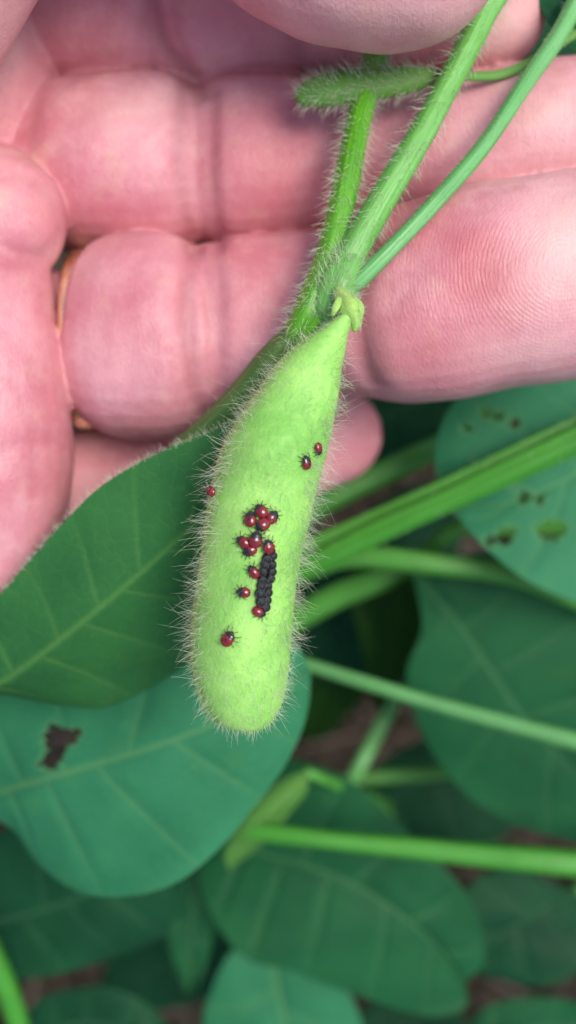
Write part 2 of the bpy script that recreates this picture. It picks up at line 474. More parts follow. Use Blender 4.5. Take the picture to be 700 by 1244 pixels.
def leaf(parent, mid, left, right, mat, nv=6, N=120, M=72, cup=0.0, edge_dz=0.0, relief=0.05, slant=0.42, holes=(), wave=0.12, seed=0, sag=0.0, label=None, midw=0.022, edgehair=0, zl=0.0, zr=0.0):
    """mid rows (px,py,z); left/right rows (px,py) from base to tip (the base and tip themselves are added)"""
    mw = spline([P(*q) for q in mid], N)
    zz = np.interp(np.linspace(0, 1, 12), np.linspace(0, 1, N), mw[:, 2])
    def edge(e, dz):
        e2 = [(mid[0][0], mid[0][1])]+list(e)+[(mid[-1][0], mid[-1][1])]
        ts = np.r_[0, np.cumsum([math.dist(e2[i], e2[i+1]) for i in range(len(e2)-1)])]
        ts /= ts[-1]
        rows = []
        for (px, py), t in zip(e2, ts):
            z = np.interp(t, np.linspace(0, 1, N), mw[:, 2])+dz*math.sin(math.pi*min(max(t, 0), 1))**0.6
            rows.append(P(px, py, z))
        return spline(rows, N)
    EL, ER = edge(left, edge_dz+zl), edge(right, edge_dz+zr)
    u = np.linspace(-1, 1, M)
    t = np.linspace(0, 1, N)
    Tt, Uu = np.meshgrid(t, u, indexing='ij')
    A = np.abs(Uu)
    E = np.where((Uu < 0)[..., None], EL[:, None, :], ER[:, None, :])
    V = mw[:, None, :]*(1-A)[..., None]+E*A[..., None]
    halfw = np.linalg.norm(E-mw[:, None, :], axis=2)
    L = np.linalg.norm(np.diff(mw, axis=0), axis=1).sum()
    # veins
    s = (Tt-slant*A*(1-0.35*A)*(0.9+0.0*Tt)*np.clip(halfw.max()/max(L, .1), .3, 1.2))*nv
    s = s+0.45*(Uu > 0)+0.16*np.sin(Tt*9+seed*2.3)+0.22*np.sin(Tt*5+seed)*A
    d = np.abs(s-np.round(s))*L/nv
    lat = np.exp(-(d/(0.018+0.012*(1-A)))**2)*np.clip(1.15-A, 0, 1)**0.6*(Tt < 0.97)
    lat[s < 0.15] = 0
    dm = A*halfw
    main = np.exp(-(dm/(midw*(1.6-Tt)*1.5))**2)
    marg = np.exp(-(((1-A)*halfw)/0.02)**2)*0.3
    vein = np.clip(np.maximum(np.maximum(lat*0.75, main), marg), 0, 1)
    # relief: blade puffs up between the sunken veins, gentle waves
    relief = relief*0.32
    dzz = relief*(np.minimum(d/0.16, 1)**0.8)*np.clip(A*4, 0, 1)*(1-A**4)-relief*0.8*np.exp(-(dm/0.07)**2)
    wv = wave*np.sin(Tt*7.3+seed*1.7+Uu*1.5)*A*A+wave*0.4*np.sin(Tt*11+seed+np.sign(Uu))*A**4+0.012*np.sin(Tt*19+Uu*7+seed*2)
    V = V.copy()
    V[..., 2] += dzz+wv+cup*np.sin(np.pi*A)*0.5
    # keep the leaf's outline where it is when the edge rises or falls
    V = V.reshape(-1, 3)
    i = (np.arange(N-1)[:, None]*M+np.arange(M-1)[None])
    F = np.stack([i, i+1, i+M+1, i+M], -1).reshape(-1, 4)
    vv = vein.reshape(-1)
    if holes:
        px, py = topix(V)
        cx, cy = px[F].mean(1), py[F].mean(1)
        cx = cx+2.2*np.sin(cy*0.55)+1.3*np.sin(cy*1.3+1); cy = cy+2.0*np.sin(cx*0.6+2)+1.2*np.sin(cx*1.5)
        kill = np.zeros(len(F), bool)
        for poly in holes:
            pp = np.array(spline([list(q) for q in poly]+[list(poly[0])], 40))
            ins = np.zeros(len(F), bool)
            for a in range(len(pp)-1):
                x1, y1, x2, y2 = *pp[a], *pp[a+1]
                if y1 == y2: continue
                cnd = ((y1 > cy) != (y2 > cy)) & (cx < (x2-x1)*(cy-y1)/(y2-y1)+x1)
                ins ^= cnd
            kill |= ins
            dd = np.min(np.hypot(px[:, None]-pp[None, :, 0], py[:, None]-pp[None, :, 1]), axis=1)
            vv = np.maximum(vv, np.exp(-(dd/4.0)**2)*0.9)
        F = F[~kill]
    # drop zero-area ends
    me = mesh_np('leaf', V, F, mat)
    attr(me, 'vein', vv[:len(me.vertices)])
    o = link('leaf', me, parent)
    so = o.modifiers.new('thick', 'SOLIDIFY'); so.thickness = 0.02; so.offset = -1
    if label: o['label'] = label
    if edgehair:
        ee = np.vstack([EL, ER])
        i = rng.integers(0, len(EL)-1, edgehair)
        ids = np.r_[np.arange(N)*M, np.arange(N)*M+M-1]
        B = V[ids[i]]+rng.normal(0, .012, (edgehair, 3))
        D = norm(V[ids[i]]-mw[np.r_[np.arange(N), np.arange(N)][i]])+rng.normal(0, .35, (edgehair, 3))
        h = hair_mesh('hair', B, D, 0.07*rng.uniform(.5, 1.3, edgehair), rng.normal(0, .2, (edgehair, 3)), 0.0022, M_hair, segs=2)
        tag(link('hair', h, o), kind='stuff')
    return o

# ------------------------------------------------------------ the hand: one continuous surface
def hand():
    parts = []
    def limb(rows, asp=0.9, seg=36, n=90, sq=0.45, tip=True, start=False):
        w = np.array([list(P(a, b, z))+[RW(r, z)] for a, b, z, r in rows])
        s = spline(w, n)
        if tip:    # hemispherical end
            r = s[-1, 3]
            dist = np.r_[0, np.cumsum(np.linalg.norm(np.diff(s[:, :3], axis=0), axis=1))]
            dd = dist[-1]-dist
            k = dd < r*1.1
            s[k, 3] *= np.sqrt(np.clip(1-(1-dd[k]/(r*1.1))**2.2, 0.0004, 1))
        if start:
            r = s[0, 3]
            dist = np.r_[0, np.cumsum(np.linalg.norm(np.diff(s[:, :3], axis=0), axis=1))]
            k = dist < r
            s[k, 3] *= np.sqrt(np.clip(1-(1-dist[k]/r)**2, 0.0004, 1))
        parts.append(tube(s[:, :3], s[:, 3], seg, asp, square=sq))
    # ring finger
    limb([(-60, 418, -2.9, 84), (80, 414, -2.5, 84), (112, 413, -2.42, 82), (124, 413, -2.36, 96), (137, 413, -2.3, 110), (154, 412, -2.2, 119), (178, 412, -2.12, 123.5), (212, 411, -2.15, 120), (252, 405, -2.3, 106), (290, 400, -2.15, 106),
          (350, 394, -2.1, 107), (405, 388, -2.1, 102), (436, 384, -2.0, 97), (468, 377, -1.62, 110), (520, 368, -1.45, 120), (600, 351, -1.38, 124), (700, 334, -1.40, 122), (780, 322, -1.5, 112), (850, 312, -1.7, 98)], asp=0.88)
    # middle finger
    limb([(-60, 208, -3.1, 85), (60, 206, -2.65, 94), (80, 205, -2.6, 98), (104, 204, -2.52, 102), (150, 203, -2.42, 105), (205, 203, -2.48, 102), (244, 203, -2.65, 93), (290, 202, -2.45, 99), (350, 199, -2.4, 98),
          (430, 190, -2.3, 88), (490, 184, -2.15, 80), (560, 178, -1.95, 79), (640, 166, -1.85, 82), (720, 152, -1.85, 80), (810, 138, -2.0, 70)], asp=0.9)
    # index finger
    limb([(-60, 10, -3.0, 84), (54, 8, -2.65, 92), (80, 7, -2.6, 97), (104, 6, -2.5, 100), (150, 5, -2.4, 101), (192, 4, -2.55, 93), (222, 6, -2.45, 100), (260, 8, -2.3, 104), (330, 2, -2.25, 98), (420, -4, -2.15, 87),
          (480, 0, -2.0, 82), (540, 8, -1.85, 78), (610, 12, -1.8, 74), (664, 14, -1.85, 66)], asp=0.85)
    # little finger
    limb([(-60, 640, -3.2, 92), (80, 612, -3.4, 88), (180, 590, -3.7, 80), (270, 568, -4.0, 70), (350, 545, -4.3, 63), (410, 528, -4.4, 60), (462, 512, -4.4, 52)], asp=0.9)
    # thumb: from the thenar over the top of the frame and back down on to the stems
    limb([(-420, 260, -1.6, 120), (-300, 160, -1.0, 160), (-190, 60, -0.55, 158), (-100, -50, -0.2, 138), (0, -150, 0.1, 118), (110, -205, 0.3, 108), (220, -190, 0.3, 106),
          (300, -135, 0.2, 108), (380, -82, 0.1, 116), (460, -66, 0.05, 117), (530, -66, 0.0, 112), (610, -68, -0.1, 98)], asp=0.82)
    # palm pads
    limb([(0, 205, -2.0, 40), (-5, 235, -1.75, 72), (-5, 272, -1.6, 86), (-8, 310, -1.75, 74), (-10, 350, -2.0, 50)], asp=0.9, tip=False, sq=0)
    limb([(-60, 270, -2.0, 90), (-60, 330, -1.7, 121), (-62, 400, -1.5, 131), (-60, 480, -1.5, 141), (-58, 560, -1.65, 147), (-72, 620, -1.9, 152), (-105, 670, -2.1, 146), (-150, 730, -2.4, 120), (-180, 790, -2.6, 60)], asp=0.72, sq=0.1)
    limb([(-85, -140, -2.6, 120), (-84, -40, -2.35, 138), (-82, 60, -2.25, 145), (-80, 160, -2.4, 150), (-92, 250, -2.9, 146), (-105, 400, -3.3, 140), (-105, 560, -3.4, 140), (-120, 680, -3.2, 100)], asp=0.6, sq=0.2)
    # palm body, wrist and forearm running out of the frame
    limb([(-20, 300, -3.0, 240), (-120, 320, -2.75, 330), (-300, 330, -2.5, 350), (-480, 330, -2.4, 320), (-640, 330, -2.6, 235), (-760, 325, -2.9, 200), (-900, 320, -3.0, 215), (-1200, 310, -3.2, 260), (-1700, 290, -3.6, 310)], asp=0.36, sq=0.4, tip=False, start=True, seg=48, n=120)
    V, F = join(parts)
    me = mesh_py('hand_raw', V, F)
    o = link('hand_raw', me)
    rm = o.modifiers.new('r', 'REMESH'); rm.mode = 'VOXEL'; rm.voxel_size = 0.03; rm.adaptivity = 0
    sm = o.modifiers.new('s', 'SMOOTH'); sm.iterations = 9; sm.factor = 0.5
    dg = bpy.context.evaluated_depsgraph_get()
    ev = o.evaluated_get(dg)
    m2 = bpy.data.meshes.new_from_object(ev)
    bpy.data.objects.remove(o)
    nV = len(m2.vertices)
    V = np.empty(nV*3, np.float32); m2.vertices.foreach_get('co', V); V = V.reshape(-1, 3).astype(float)
    Nn = np.empty(nV*3, np.float32); m2.vertices.foreach_get('normal', Nn); Nn = Nn.reshape(-1, 3).astype(float)
    px, py = topix(V)
    face = np.clip(Nn[:, 2]*2.2, 0, 1)
    def poly_d(pts):
        p = spline([list(map(float, q)) for q in pts], 60)
        return np.min(np.hypot(px[:, None]-p[None, :, 0], py[:, None]-p[None, :, 1]), axis=1)
    near = (px > -60) & (px < 760) & (py < 780) & (V[:, 2] > -5.2)
    idx = np.where(near)[0]
    crease = np.zeros(nV)
    disp = np.zeros(nV)
    allpx, allpy = px, py
    px, py = allpx[idx], allpy[idx]
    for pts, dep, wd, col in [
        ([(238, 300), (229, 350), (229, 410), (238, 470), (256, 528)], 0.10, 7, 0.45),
        ([(262, 305), (268, 360), (268, 420), (264, 470), (268, 520)], 0.06, 6, 0.35),
        ([(251, 330), (252, 400), (254, 470)], 0.03, 4, 0.2),
        ([(446, 300), (436, 350), (435, 400), (444, 450), (466, 490)], 0.10, 8, 0.35),
        ([(402, 300), (398, 360), (400, 430), (410, 480)], 0.025, 7, 0.15),
        ([(222, 105), (218, 150), (219, 210), (232, 296)], 0.07, 7, 0.4),
        ([(262, 115), (257, 165), (258, 230), (266, 296)], 0.09, 6, 0.5),
        ([(240, 120), (238, 200), (246, 280)], 0.03, 5, 0.2),
        ([(186, 0), (191, 30), (203, 60), (228, 92), (246, 112)], 0.11, 7, 0.5),
        ([(212, 0), (214, 30), (222, 60), (240, 90)], 0.03, 5, 0.2),
        ([(355, 0), (358, 50), (372, 96)], 0.05, 7, 0.3),
        ([(0, 215), (30, 218), (62, 240), (80, 280)], 0.03, 5, 0.2),
        ([(-20, 322), (20, 316), (56, 312), (76, 300)], 0.07, 8, 0.3),
        ([(-10, 395), (20, 420), (48, 470), (60, 540)], 0.02, 6, 0.12),
        ([(-10, 560), (20, 540), (60, 535), (90, 545)], 0.02, 5, 0.10),
        ([(-10, 460), (20, 475), (40, 520), (42, 600)], 0.018, 5, 0.10),
        ([(20, 0), (36, 40), (44, 110), (40, 180)], 0.025, 6, 0.15),
        ([(500, 300), (492, 360), (500, 430), (520, 480)], 0.010, 9, 0.06),
    ]:
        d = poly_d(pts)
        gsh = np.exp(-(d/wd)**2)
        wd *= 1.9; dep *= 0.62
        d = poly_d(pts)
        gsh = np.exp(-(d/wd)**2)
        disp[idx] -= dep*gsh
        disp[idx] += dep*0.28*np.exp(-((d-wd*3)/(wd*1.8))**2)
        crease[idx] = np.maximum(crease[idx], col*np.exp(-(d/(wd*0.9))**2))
    px, py = allpx, allpy
    V += Nn*(disp*face)[:, None]
    # soft flesh unevenness
    V += Nn*(0.012*np.sin(V[:, 0]*3.1+V[:, 1]*2.3)+0.008*np.sin(V[:, 0]*7.3-V[:, 1]*6.1+V[:, 2]*4))[:, None]
    m2.vertices.foreach_set('co', V.astype(np.float32).ravel())
    def gs(x, y, sx, sy): return np.exp(-((px-x)/sx)**2-((py-y)/sy)**2)
    blush = 1.0*gs(590, 340, 62, 52)+0.6*gs(520, 430, 90, 55)+0.5*gs(560, 290, 60, 30)+0.6*gs(330, 210, 80, 80)+0.55*gs(460, 230, 80, 60)+0.5*gs(320, 350, 80, 70)+0.4*gs(150, 370, 60, 60)+0.35*gs(110, 60, 60, 50)\
        + 0.4*gs(300, 30, 80, 50)+0.5*gs(110, 260, 80, 40)+0.35*gs(60, 480, 30, 120)+0.5*gs(200, 590, 160, 50)+0.4*gs(20, 130, 40, 80)+0.5*gs(440, 550, 40, 50)
    palev = 0.75*gs(690, 290, 60, 80)+0.5*gs(10, 30, 40, 60)+0.45*gs(480, 20, 160, 40)+0.5*gs(600, 40, 60, 50)+0.3*gs(240, 108, 40, 18)+0.35*gs(150, 130, 70, 30)+0.4*gs(660, 140, 60, 40)+0.3*gs(640, 430, 80, 40)+0.25*gs(100, 320, 30, 30)
    attr(m2, 'blush', np.clip(blush, 0, 0.95)*0.92)
    attr(m2, 'pale', np.clip(palev, 0, 0.7))
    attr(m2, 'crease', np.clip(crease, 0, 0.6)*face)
    attr(m2, 'pad', np.clip(1.2*gs(640, 340, 190, 130)*(V[:, 2] > -2.2), 0, 1))
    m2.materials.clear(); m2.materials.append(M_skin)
    m2.polygons.foreach_set('use_smooth', np.ones(len(m2.polygons), bool))
    m2.name = 'person'
    h = link('person', m2)
    tag(h, 'bare pink hand, palm up, fingers curled behind the hairy pod, thumb pinching the stems', 'hand')
    return h, V
HAND, HV = hand()

# wedding band round the base of the ring finger
ctr = P(103, 413, -2.38)
R1 = RW(101, -2.38)
prof = [(-0.13, 0.0), (-0.12, 0.05), (-0.08, 0.08), (0, 0.09), (0.08, 0.08), (0.12, 0.05), (0.13, 0.0)]
V, F = [], []
ns = 72
for i in range(ns):
    a = 2*math.pi*i/ns
    for (w, h) in prof:
        r = R1+h-0.02
        V.append([ctr[0]+w, ctr[1]+math.cos(a)*r, ctr[2]+math.sin(a)*r*0.9])
k = len(prof)
for i in range(ns):
    for j in range(k):
        j2 = (j+1) % k
        i2 = (i+1) % ns
        F.append([i*k+j, i2*k+j, i2*k+j2, i*k+j2])
tag(link('finger_ring', mesh_np('finger_ring', np.array(V), F, M_gold)), 'plain gold ring on the ringed finger, mostly hidden between its base and the palm', 'ring')

# ------------------------------------------------------------ the held soybean plant
plant = thing('soybean_plant', 'held soybean plant with green hairy stems and the big bright pod', 'plant')
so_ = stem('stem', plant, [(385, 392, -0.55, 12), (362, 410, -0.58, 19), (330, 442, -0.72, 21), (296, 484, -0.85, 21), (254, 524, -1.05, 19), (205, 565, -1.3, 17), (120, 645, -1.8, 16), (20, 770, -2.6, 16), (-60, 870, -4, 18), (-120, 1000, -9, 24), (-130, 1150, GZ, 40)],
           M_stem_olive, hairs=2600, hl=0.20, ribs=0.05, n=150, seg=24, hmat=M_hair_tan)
st1 = stem('stem', plant, [(470, 20, -1.05, 15), (452, 90, -1.0, 15), (436, 150, -0.85, 15), (418, 240, -0.65, 16), (398, 320, -0.5, 17), (378, 378, -0.45, 20), (362, 404, -0.52, 17), (352, 420, -0.62, 10)],
           M_stem_held, hairs=1500, hl=0.14, ribs=0.06, n=90, seg=24)
stem('stem', plant, [(640, -60, -0.9, 16), (592, 10, -0.85, 16), (575, 45, -0.8, 15.5), (520, 150, -0.62, 16), (470, 235, -0.5, 17), (430, 305, -0.42, 19), (408, 352, -0.42, 18), (385, 392, -0.5, 15), (362, 410, -0.6, 10)],
     M_stem_pale, hairs=900, hl=0.15, ribs=0.05, n=90)
stem('stem', plant, [(720, -40, -1.0, 13), (684, 35, -0.9, 11), (640, 100, -0.8, 10.5), (590, 175, -0.62, 10), (530, 245, -0.42, 10), (480, 298, -0.33, 10), (440, 338, -0.32, 10), (412, 362, -0.36, 9)],
     M_stem_dull, hairs=600, hl=0.05, ribs=0.05, n=80, hmat=M_hair_green)
# node where the stems meet
stem('node', plant, [(398, 392, -0.42, 8), (400, 375, -0.38, 20), (412, 345, -0.36, 24), (424, 320, -0.38, 19), (432, 305, -0.4, 8)], M_stem_pale, hairs=500, hl=0.14, ribs=0.05, n=30)

# main pod: horizontal rings
rows = [(372, 427, 6, .05), (384, 421, 10, .09), (398, 409, 17, .13), (412, 397, 25, .17), (430, 385, 34, .21), (450, 374, 41, .24), (470, 366, 47, .27), (510, 349, 57, .33), (550, 334, 63, .36), (600, 321, 63, .34),
        (630, 316, 61.5, .345), (660, 310, 60, .36), (700, 303, 59, .345), (740, 297.5, 59.5, .35), (770, 295, 59.5, .365), (810, 294, 57.5, .35), (840, 295, 52, .31), (862, 296, 44, .26), (877, 298, 33, .19), (885, 299, 22, .12), (889, 300, 8, .05)]
seg = 64
rr = spline([list(map(float, q)) for q in rows], 150)
V = []
for i_, (py, cx, hw, hz) in enumerate(rr):
    c = P(cx, py, 0)
    w = hw/120
    for j in range(seg):
        a = 2*math.pi*j/seg
        ca, sa = math.cos(a), math.sin(a)
        x = math.copysign(abs(ca)**0.92, ca)*w
        z = math.copysign(abs(sa)**1.3, sa)*hz*0.9
        seamb = math.exp(-((a-math.pi)/0.10)**2)*0.035*min(1, hw/30)
        V.append([c[0]+x-seamb, c[1], z])
V = np.array(V)
for (bx, by, br) in ((330, 545, .42), (312, 655, .45), (296, 775, .45)):
    q_ = P(bx, by, 0)
    V[:, 2] += 0.115*np.sign(V[:, 2])*np.exp(-((V[:, 0]-q_[0])**2+(V[:, 1]-q_[1])**2*0.8)/br**2/0.7)*np.minimum(1, np.abs(V[:, 2])/0.12)
V[:, 2] += 0.012*np.sin(V[:, 1]*5.1+V[:, 0]*3)+0.008*np.sin(V[:, 1]*11-V[:, 0]*9)
nr = len(rr)
i = np.arange(nr-1)[:, None]*seg
j = np.arange(seg)[None]
F = np.stack([i+j, i+seg+j, i+seg+(j+1) % seg, i+(j+1) % seg], -1).reshape(-1, 4)
PV, PF = V, F
me = mesh_np('pod', V, F, M_pod)
ang = np.tile(2*np.pi*np.arange(seg)/seg, nr)
yy = np.repeat(rr[:, 0], seg)
seam = np.exp(-((ang-np.pi)/0.22)**2)*0.75*np.clip((yy-400)/60, 0, 1)*np.clip((860-yy)/60, 0, 1)+np.exp(-((np.minimum(ang, 2*np.pi-ang))/0.14)**2)*0.35*np.clip((yy-400)/60, 0, 1)*np.clip((800-yy)/60, 0, 1)
attr(me, 'seam', np.clip(seam, 0, 1))
pod = link('pod', me, plant)
pod['label'] = 'big bright green hairy pod'
POD = BVHTree.FromPolygons([Vector(v) for v in V], [tuple(f) for f in F])
# hairs of the pod
def pod_hairs(n, lmin, lmax, tilt, r, mat, sel=None, flat=0.0):
    B, N = sample(PV, PF, n)
    N = np.where((N*(B-np.stack([np.interp(-B[:, 1], -(622-rr[:, 0])/120, (rr[:, 1]-350)/120), B[:, 1], B[:, 2]*0], 1))).sum(1)[:, None] < 0, -N, N)
    ax = norm(np.stack([np.interp(-B[:, 1], -(622-rr[:, 0])/120, np.gradient((rr[:, 1]-350)/120, -rr[:, 0]/120)*-1), -np.ones(len(B)), np.zeros(len(B))], 1))
    if sel is not None:
        k = sel(B, N); B, N, ax = B[k], N[k], ax[k]
    swirl = 0.45*np.sin(B[:, 1]*2.1+B[:, 0]*3)[:, None]
    side = np.cross(N, ax)
    D = N*(1-flat)+ax*(tilt+rng.normal(0, .30, (len(B), 1)))+side*(swirl*0.6)+rng.normal(0, .24, B.shape)
    cl = np.sin(B*[9.1, 7.3, 8.0]+np.sin(B[:, [1, 2, 0]]*13)*2)
    D = D+cl*0.28
    L = (lmin+(lmax-lmin)*rng.random(len(B))**1.5)*0.88*np.interp(B[:, 1], [-2.2, -1.7, -1.2, 1.2, 2.0], [.5, .7, 1, 1, .45])
    G = ax*rng.uniform(-0.25, 0.45, (len(B), 1))-N*flat*0.5+rng.normal(0, .16, B.shape)
    return hair_mesh('hair', B-N*0.008, D, L, G, r, mat)
h = pod_hairs(4600, .12, .36, 0.08, 0.0024, M_hair, lambda B, N: np.abs(N[:, 2]) < 0.72)
tag(link('hair', h, pod), 'pale bristles standing off the pod edges', kind='stuff')
h = pod_hairs(5000, .07, .24, 0.75, 0.0016, M_hair_green, lambda B, N: N[:, 2] > 0.25, flat=0.55)
tag(link('hair', h, pod), 'fine flattened hairs on the pod face', kind='stuff')
h = pod_hairs(1500, .08, .24, 0.5, 0.0018, M_hair, lambda B, N: N[:, 2] > 0.35, flat=0.45)
tag(link('hair', h, pod), 'scattered longer pale hairs on the pod face', kind='stuff')
h = pod_hairs(1100, .10, .26, 0.3, 0.0024, M_hair_tan, lambda B, N: (N[:, 0] < -0.5) | ((B[:, 1] > 0.5) & (N[:, 0] > 0.6)))
tag(link('hair', h, pod), 'straw coloured bristles along the seams', kind='stuff')
h = pod_hairs(4200, .06, .17, 0.9, 0.0021, M_hair, lambda B, N: (B[:, 1] < -1.55) & (N[:, 2] > -0.2), flat=0.3)
tag(link('hair', h, pod), 'white fuzz on the pod tip', kind='stuff')
# calyx: curled sepals round the neck
cal = []
cp = spline([list(P(410, 350, -.12))+[.05], list(P(417, 360, -.04))+[.095], list(P(424, 370, .02))+[.125], list(P(429, 382, .03))+[.105], list(P(433, 393, .02))+[.07], list(P(430, 403, .0))+[.018]], 24)
cp[:, 3] *= 0.82+0.09*np.sin(np.linspace(0, 14, 24))
cal.append(tube(cp[:, :3], cp[:, 3], 20, 0.75, ribs=0.10, nrib=4))
for (a, b, c_, r) in [((426, 362), (438, 374), (437, 392), 5.5), ((414, 362), (408, 374), (404, 384), 5.0)]:
    s = spline([list(P(*a, .02))+[RW(r, 0)], list(P(*b, .07))+[RW(r*.9, 0)], list(P(*c_, .04))+[RW(1.5, 0)]], 12)
    cal.append(tube(s[:, :3], s[:, 3], 10, 0.4))
V, F = join(cal)
c_o = link('calyx', mesh_py('calyx', V, F, M_calyx), pod)
B, N = sample(V, F, 260)
cc = P(424, 378, 0)
h = hair_mesh('hair', B, norm(B-cc)+rng.normal(0, .3, B.shape), rng.uniform(.03, .09, 260), rng.normal(0, .2, B.shape), 0.002, M_hair, segs=3)
tag(link('calyx_hair', h, pod), kind='stuff')

# young pod lying across the stems behind
s = spline([list(P(359, 118, -.95))+[RW(5, -1)], list(P(368, 116, -.93))+[RW(14, -1)], list(P(395, 110, -.9))+[RW(20, -1)], list(P(440, 104, -.9))+[RW(20, -1)], list(P(490, 98, -.95))+[RW(17, -1)], list(P(525, 94, -1.0))+[RW(11, -1)],
            list(P(550, 92, -1.05))+[RW(7, -1)], list(P(600, 92, -1.15))+[RW(6, -1)], list(P(640, 78, -1.2))+[RW(6, -1)], list(P(700, 40, -1.2))+[RW(6, -1)]], 80)
V, F = tube(s[:, :3], s[:, 3], 24, 0.6)
yp = link('young_pod', mesh_py('young_pod', V, F, M_young), plant)
yp['label'] = 'small fuzzy young pod'
B, N = sample(V, F[:79*24], 1300)
k = B[:, 0] < P(545, 92, -1)[0]
B = B[k]
ct = s[np.argmin(((B[:, None]-s[None, :, :3])**2).sum(2), 1), :3]
N = norm(B-ct)
D = N+np.array([-.7, 0.1, 0])+rng.normal(0, .25, B.shape)
h = hair_mesh('hair', B, D, rng.uniform(.05, .19, len(B)), rng.normal(0, .15, B.shape), 0.0028, M_hair, segs=3)
tag(link('hair', h, yp), kind='stuff')

# leaf growing behind the pod, over the palm
leaf(plant, [(-40, 845, -1.9), (5, 828, -1.6), (110, 748, -1.15), (225, 648, -0.95), (300, 575, -0.85), (345, 520, -0.95)],
     [(-60, 780), (-40, 745), (0, 722), (40, 676), (70, 641), (120, 592), (180, 556), (240, 531), (282, 513), (325, 500)],
     [(-10, 842), (60, 857), (119, 861), (163, 846), (220, 812), (275, 760), (330, 690), (360, 600), (362, 545)],
     M_leaf_near, nv=7, seed=1, edge_dz=0.15, zl=0.1, zr=-1.1, relief=0.045, wave=0.06, edgehair=700, N=160, M=96, slant=0.55)

# ------------------------------------------------------------ plants below
def petiole_to_ground(pl, pts, mat=M_stem_deep):
    stem('stem', pl, pts, mat, ribs=0.05, n=60)

pB = thing('soybean_plant', 'soybean plant whose broad bluish leaf with one brown hole lies under the pod tip', 'plant')
leaf(pB, [(-25, 972, -4.2), (0, 962, -4.0), (70, 942, -3.5), (163, 915, -3.2), (239, 889, -3.1), (310, 858, -3.2), (376, 815, -3.6)],
     [(-50, 930), (-40, 890), (-10, 850), (50, 815), (130, 790), (220, 770), (310, 765), (358, 782)],
     [(-12, 995), (15, 1012), (50, 1054), (100, 1083), (160, 1084), (220, 1066), (272, 1026), (305, 988), (342, 940), (366, 892), (376, 850)],
     M_leaf_teal, nv=6, seed=2, relief=0.10, edge_dz=-0.25, wave=0.10, N=170, M=110,
     holes=[[(52, 897), (60, 880), (76, 884), (98, 888), (92, 900), (80, 910), (72, 928), (60, 936), (46, 928), (56, 915)]])
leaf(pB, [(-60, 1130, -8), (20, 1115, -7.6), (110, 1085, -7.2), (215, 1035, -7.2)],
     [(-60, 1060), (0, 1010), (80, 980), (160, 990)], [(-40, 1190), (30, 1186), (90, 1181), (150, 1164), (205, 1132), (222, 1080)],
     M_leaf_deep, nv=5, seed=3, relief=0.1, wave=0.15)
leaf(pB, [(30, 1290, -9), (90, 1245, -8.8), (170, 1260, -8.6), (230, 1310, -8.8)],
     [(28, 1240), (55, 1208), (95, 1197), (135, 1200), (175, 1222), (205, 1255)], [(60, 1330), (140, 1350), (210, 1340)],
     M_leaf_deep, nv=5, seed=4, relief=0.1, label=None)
leaf(pB, [(232, 1010, -9), (236, 1080, -9.2), (232, 1150, -9.4), (226, 1212, -9.6)],
     [(262, 1040), (266, 1090), (258, 1150), (240, 1195)], [(206, 1030), (200, 1085), (206, 1140), (216, 1190)], M_leaf_mid, nv=5, seed=5, N=60, M=30)
stem('stem', pB, [(-25, 972, -4.2, 9), (-60, 1000, -6, 11), (-100, 1060, -12, 16), (-130, 1150, GZ, 22)], M_stem, n=40)
stem('stem', pB, [(-60, 1130, -8, 8), (-90, 1120, -10, 9), (-110, 1100, -15, 9)], M_stem, n=20)
stem('stem', pB, [(-30, 1120, -6.4, 13), (0, 1180, -6.6, 13), (18, 1230, -7, 13), (35, 1290, -7.6, 13), (30, 1310, -9, 12), (-60, 1250, -16, 14), (-120, 1180, GZ+1, 16)], M_stem_back, n=50)
stem('stem', pB, [(232, 1010, -9, 7), (180, 1000, -11, 8), (40, 1040, -17, 10), (-110, 1120, GZ+3, 11)], M_stem_deep, n=40)

pC = thing('soybean_plant', 'soybean plant with a thick green stalk crossing its bitten leaf, below the fingers', 'plant')
leaf(pC, [(930, 420, -5.2), (860, 470, -4.9), (780, 525, -4.6), (700, 575, -4.4), (620, 610, -4.4), (545, 615, -4.6)],
     [(880, 600), (800, 700), (740, 735), (700, 731), (640, 706), (592, 668), (560, 632)],
     [(850, 400), (760, 420), (690, 440), (620, 455), (560, 480), (535, 520), (530, 570)],
     M_leaf_teal, nv=7, seed=6, relief=0.09, wave=0.08, N=170, M=120, slant=0.5,
     holes=[[(648, 640), (668, 632), (690, 640), (676, 655), (655, 652)], [(560, 520), (572, 516), (570, 526)], [(618, 512), (628, 508), (632, 518), (622, 520)], [(589, 655), (600, 652), (598, 662), (592, 663)], [(602, 648), (615, 640), (627, 643), (622, 655), (612, 663), (603, 658)], [(630, 600), (638, 595), (645, 604), (636, 613), (629, 608)], [(649, 600), (662, 603), (658, 614), (650, 608)],
            [(585, 495), (596, 497), (592, 508), (584, 505)], [(598, 502), (612, 500), (610, 510), (600, 512)]])
leaf(pC, [(500, 690, -6.6), (560, 760, -6.8), (630, 860, -7.2), (720, 960, -7.6), (800, 1040, -8)],
     [(600, 670), (720, 700), (830, 800), (860, 940)], [(512, 760), (494, 815), (503, 868), (528, 920), (570, 970), (630, 1005), (710, 1025), (770, 1040)],
     M_leaf_mid, nv=6, seed=7, relief=0.14, wave=0.15, N=140, M=96)
leaf(pC, [(470, 660, -9), (480, 730, -9.2), (478, 800, -9.4), (462, 868, -9.6)],
     [(530, 680), (540, 740), (526, 800), (492, 850)], [(420, 670), (428, 735), (440, 790), (450, 840)], M_leaf_grass, nv=5, seed=8, N=80, M=40, relief=0.08)
